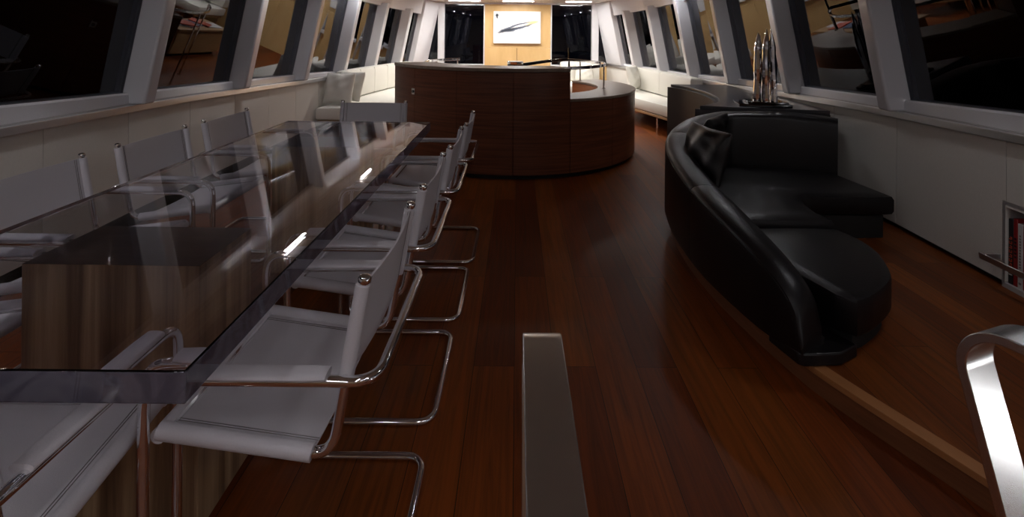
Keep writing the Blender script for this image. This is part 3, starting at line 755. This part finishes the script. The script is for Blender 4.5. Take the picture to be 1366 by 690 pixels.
# ------------------------------------------------------------------ stair handrails in the foreground
def handrail(label, loc, rz, loop_r, top_len, leg, width=.06, th=.010):
    """flat bar bent into a hairpin: profile in the (u,z) plane, width across"""
    o = thing('handrail', label, 'handrail', loc, rz)
    prof = [(-top_len, 0), (0, 0)]
    n = 16
    for k in range(1, n): a = PI/2 + leg[2]*k/n; prof.append((loop_r*math.cos(a), -loop_r + loop_r*math.sin(a)))
    a = PI/2+leg[2]; prof.append((loop_r*math.cos(a), -loop_r+loop_r*math.sin(a)))
    # straight lower leg continuing along the tangent down to the floor
    px, pz = prof[-1]; tx, tz = -math.sin(a), math.cos(a)
    s = (loc[2] - .004 + pz)/(-tz) if tz < -.05 else leg[0]
    s = min(s, leg[0]); prof.append((px+tx*s, pz+tz*s))
    return o, prof
def hair(label, loc, rz, prof, width, th, mname):
    o = thing('handrail', label, 'handrail', (loc[0], loc[1], 0), rz, 'stair handrails in the foreground')
    P = [Vector((u, z)) for u, z in prof]; rings = []
    for i, p in enumerate(P):
        t = (P[min(i+1, len(P)-1)]-P[max(i-1, 0)]).normalized(); n = Vector((-t.y, t.x))*th/2
        a, b = p+n, p-n
        rings.append([(a.x, 0, a.y), (a.x, width, a.y), (b.x, width, b.y), (b.x, 0, b.y)])
    bm = nb(); loft(bm, rings); obj('flat_bar', bm, mname, o, bevel=.0015)
    q = prof[-1]; bm = nb(); box(bm, q[0]-.035, q[0]+.035, -.01, width+.01, 0.0005, .008); obj('floor_plate', bm, mname, o, bevel=.002)
    return o
def loop_profile(r, ztop, top_end, foot_u, start=0, arcdeg=160):
    """u runs away from the far end of the loop; the leg ends on the floor at foot_u"""
    pr = [(top_end, ztop), (r+.12, ztop)]
    n = 18
    for k in range(n+1):
        a = PI/2 + math.radians(arcdeg)*k/n; pr.append((r + r*math.cos(a), ztop - r + r*math.sin(a)))
    pr.append((foot_u, .008)); return pr
# centre rail: runs straight towards the camera
hair('flat brushed steel stair handrail in the bottom centre, pointing at the camera', (.0125, .835), -PI/2, loop_profile(.055, .885, 1.15, .27, arcdeg=104), .060, .010, 'steel')
hair('bent brushed steel stair handrail loop at the right picture edge', (.729, .845), math.radians(-70), loop_profile(.062, .885, .75, .225, arcdeg=104), .072, .015, 'steel')

# ------------------------------------------------------------------ lamps
def linear_lamp(x0, x1, y, lab):
    z = ZC(y); o = thing('ceiling_light', lab, 'ceiling light', ((x0+x1)/2, y, z), 0, 'linear lights over the front wall')
    w = (x1-x0)/2; bm = nb(); box(bm, -w, w, -.05, .05, -.012, -.001); obj('diffuser', bm, 'lamp', o)
    bm = nb()
    for s in (-1, 1): box(bm, -w-.012, w+.012, s*.056-.006, s*.056+.006, -.014, .0)
    for s in (-1, 1): box(bm, s*(w+.006)-.006, s*(w+.006)+.006, -.05, .05, -.014, .0)
    obj('trim_frame', bm, 'paint', o)
def side_lamp(x, y, ln, w, m, lab):
    z = ZC(y); o = thing('ceiling_light', lab, 'ceiling light', (x, y, z-.004), 0, 'dimmed linear ceiling lights')
    bm = nb(); box(bm, -w/2, w/2, -ln/2, ln/2, -.012, -.001); obj('diffuser', bm, m, o)
    bm = nb(); W2, L2 = w/2+.001, ln/2+.001
    for q in (-1, 1): box(bm, min(q*W2, q*(W2+.01)), max(q*W2, q*(W2+.01)), -L2-.01, L2+.01, -.015, -.0)
    for q in (-1, 1): box(bm, -W2, W2, min(q*L2, q*(L2+.01)), max(q*L2, q*(L2+.01)), -.015, -.0)
    obj('trim_frame', bm, 'paint', o)
def area(parent, loc, size, power, col=(1, .96, .90), spread=PI, rot=(0, 0, 0), sy=None):
    l = bpy.data.lights.new('fill_light', 'AREA'); l.energy = power; l.color = col; l.size = size; l.spread = spread
    if sy: l.shape = 'RECTANGLE'; l.size_y = sy
    o = bpy.data.objects.new('fill_light', l); C.objects.link(o); o.location = loc; o.rotation_euler = rot
    if parent: o.parent = parent
    return o
def downlight(x, y, power, lab, r=.04, grp='added ceiling downlights', spread=2.4):
    z = ZC(y); o = thing('ceiling_light', lab, 'ceiling light', (x, y, z), 0, grp)
    bm = nb(); lathe(bm, [(r, -.004), (r, -.0015)], 0, 0, 20); obj('lens', bm, 'lamp_small', o)
    bm = nb(); loft(bm, [[(q*math.cos(2*PI*k/20), q*math.sin(2*PI*k/20), zz) for q, zz in ((r+.001, -.002), (r+.001, -.009), (r+.014, -.006), (r+.014, -.0005))] for k in range(21)], cap=False); obj('bezel', bm, 'chrome', o)
    area(o, (0, 0, -.012), 2*r, power, spread=spread)
linear_lamp(-1.30, -.71, 9.85, 'bright linear ceiling light above the left front window')
linear_lamp(-.28, .31, 9.85, 'bright linear ceiling light above the painting')
linear_lamp(.92, 1.40, 9.85, 'bright linear ceiling light above the right front window')
for x, y, p in ((-1.2, 9.3, 16), (1.2, 9.3, 16), (-1.3, 7.9, 15), (1.3, 7.9, 15), (0, 8.7, 16), (.2, 7.0, 9)):  # downlights added to brighten the lounge end
    downlight(x, y, p, 'small round ceiling downlight added to brighten the lounge end')
for x in (-2.0, 2.0):
    for y in (6.9, 4.7, 1.9, -.9):  # the pair by the bar is added to light mid wall and sofas
        side_lamp(x, y, .42, .026, 'side_glow' if x < 0 or y > 6 or y < 0 else 'side_glow_dim', 'short dimmed linear ceiling light above the %s windows, %s' % ('left' if x < 0 else 'right', {6.9: 'added by the bar to brighten walls', 4.7: 'beyond the table middle', 1.9: 'over the near dining chairs', -.9: 'behind the camera'}[y]))
for x in (-1.0, .0, 1.0):  # unseen strips added as soft fill for the near half of the room
    for y in (-.4, -2.0):
        side_lamp(x, y, 1.2, .14, 'soft_fill', 'long soft fill light added on the ceiling behind the camera')
for y in (.35, -.45):  # unseen lights added to give the bent handrail its bright reflection
    o = thing('rail_fill_light', 'small steel fill light added low on the right wall, %s' % ('the one nearer the books' if y > 0 else 'the one behind the camera'), 'wall light', (W(y)-.001, y, .30), 0, 'added fill lights on the right wall')
    bm = nb(); box(bm, -.006, -.001, -.14, .14, -.035, .035); obj('lens', bm, 'rail_fill', o)
    bm = nb()
    for q in (-1, 1): box(bm, -.010, 0, -.155, .155, min(q*.036, q*.05), max(q*.036, q*.05)); box(bm, -.010, 0, min(q*.141, q*.155), max(q*.141, q*.155), -.036, .036)
    obj('bezel', bm, 'steel', o)

# night outside
w = bpy.data.worlds.new('night'); bpy.context.scene.world = w; w.use_nodes = True
w.node_tree.nodes['Background'].inputs[0].default_value = (.25, .32, .6, 1); w.node_tree.nodes['Background'].inputs[1].default_value = .02

# ------------------------------------------------------------------ camera
cam = bpy.data.cameras.new('camera'); co = bpy.data.objects.new('camera', cam); C.objects.link(co)
cam.sensor_width = 36; cam.lens = 690/1366*36; cam.shift_x = -7/1366; cam.shift_y = -300/1366; cam.clip_start = .05
co.matrix_world = Matrix.Translation((0, 0, 1.35)) @ Matrix.Rotation(PI/2, 4, 'X') @ Matrix.Rotation(.009, 4, 'Z')
sc_ = bpy.context.scene; sc_.camera = co
vs = sc_.view_settings; vs.view_transform = 'Standard'; vs.look = 'None'; vs.exposure = 0; vs.gamma = 1; vs.use_curve_mapping = False
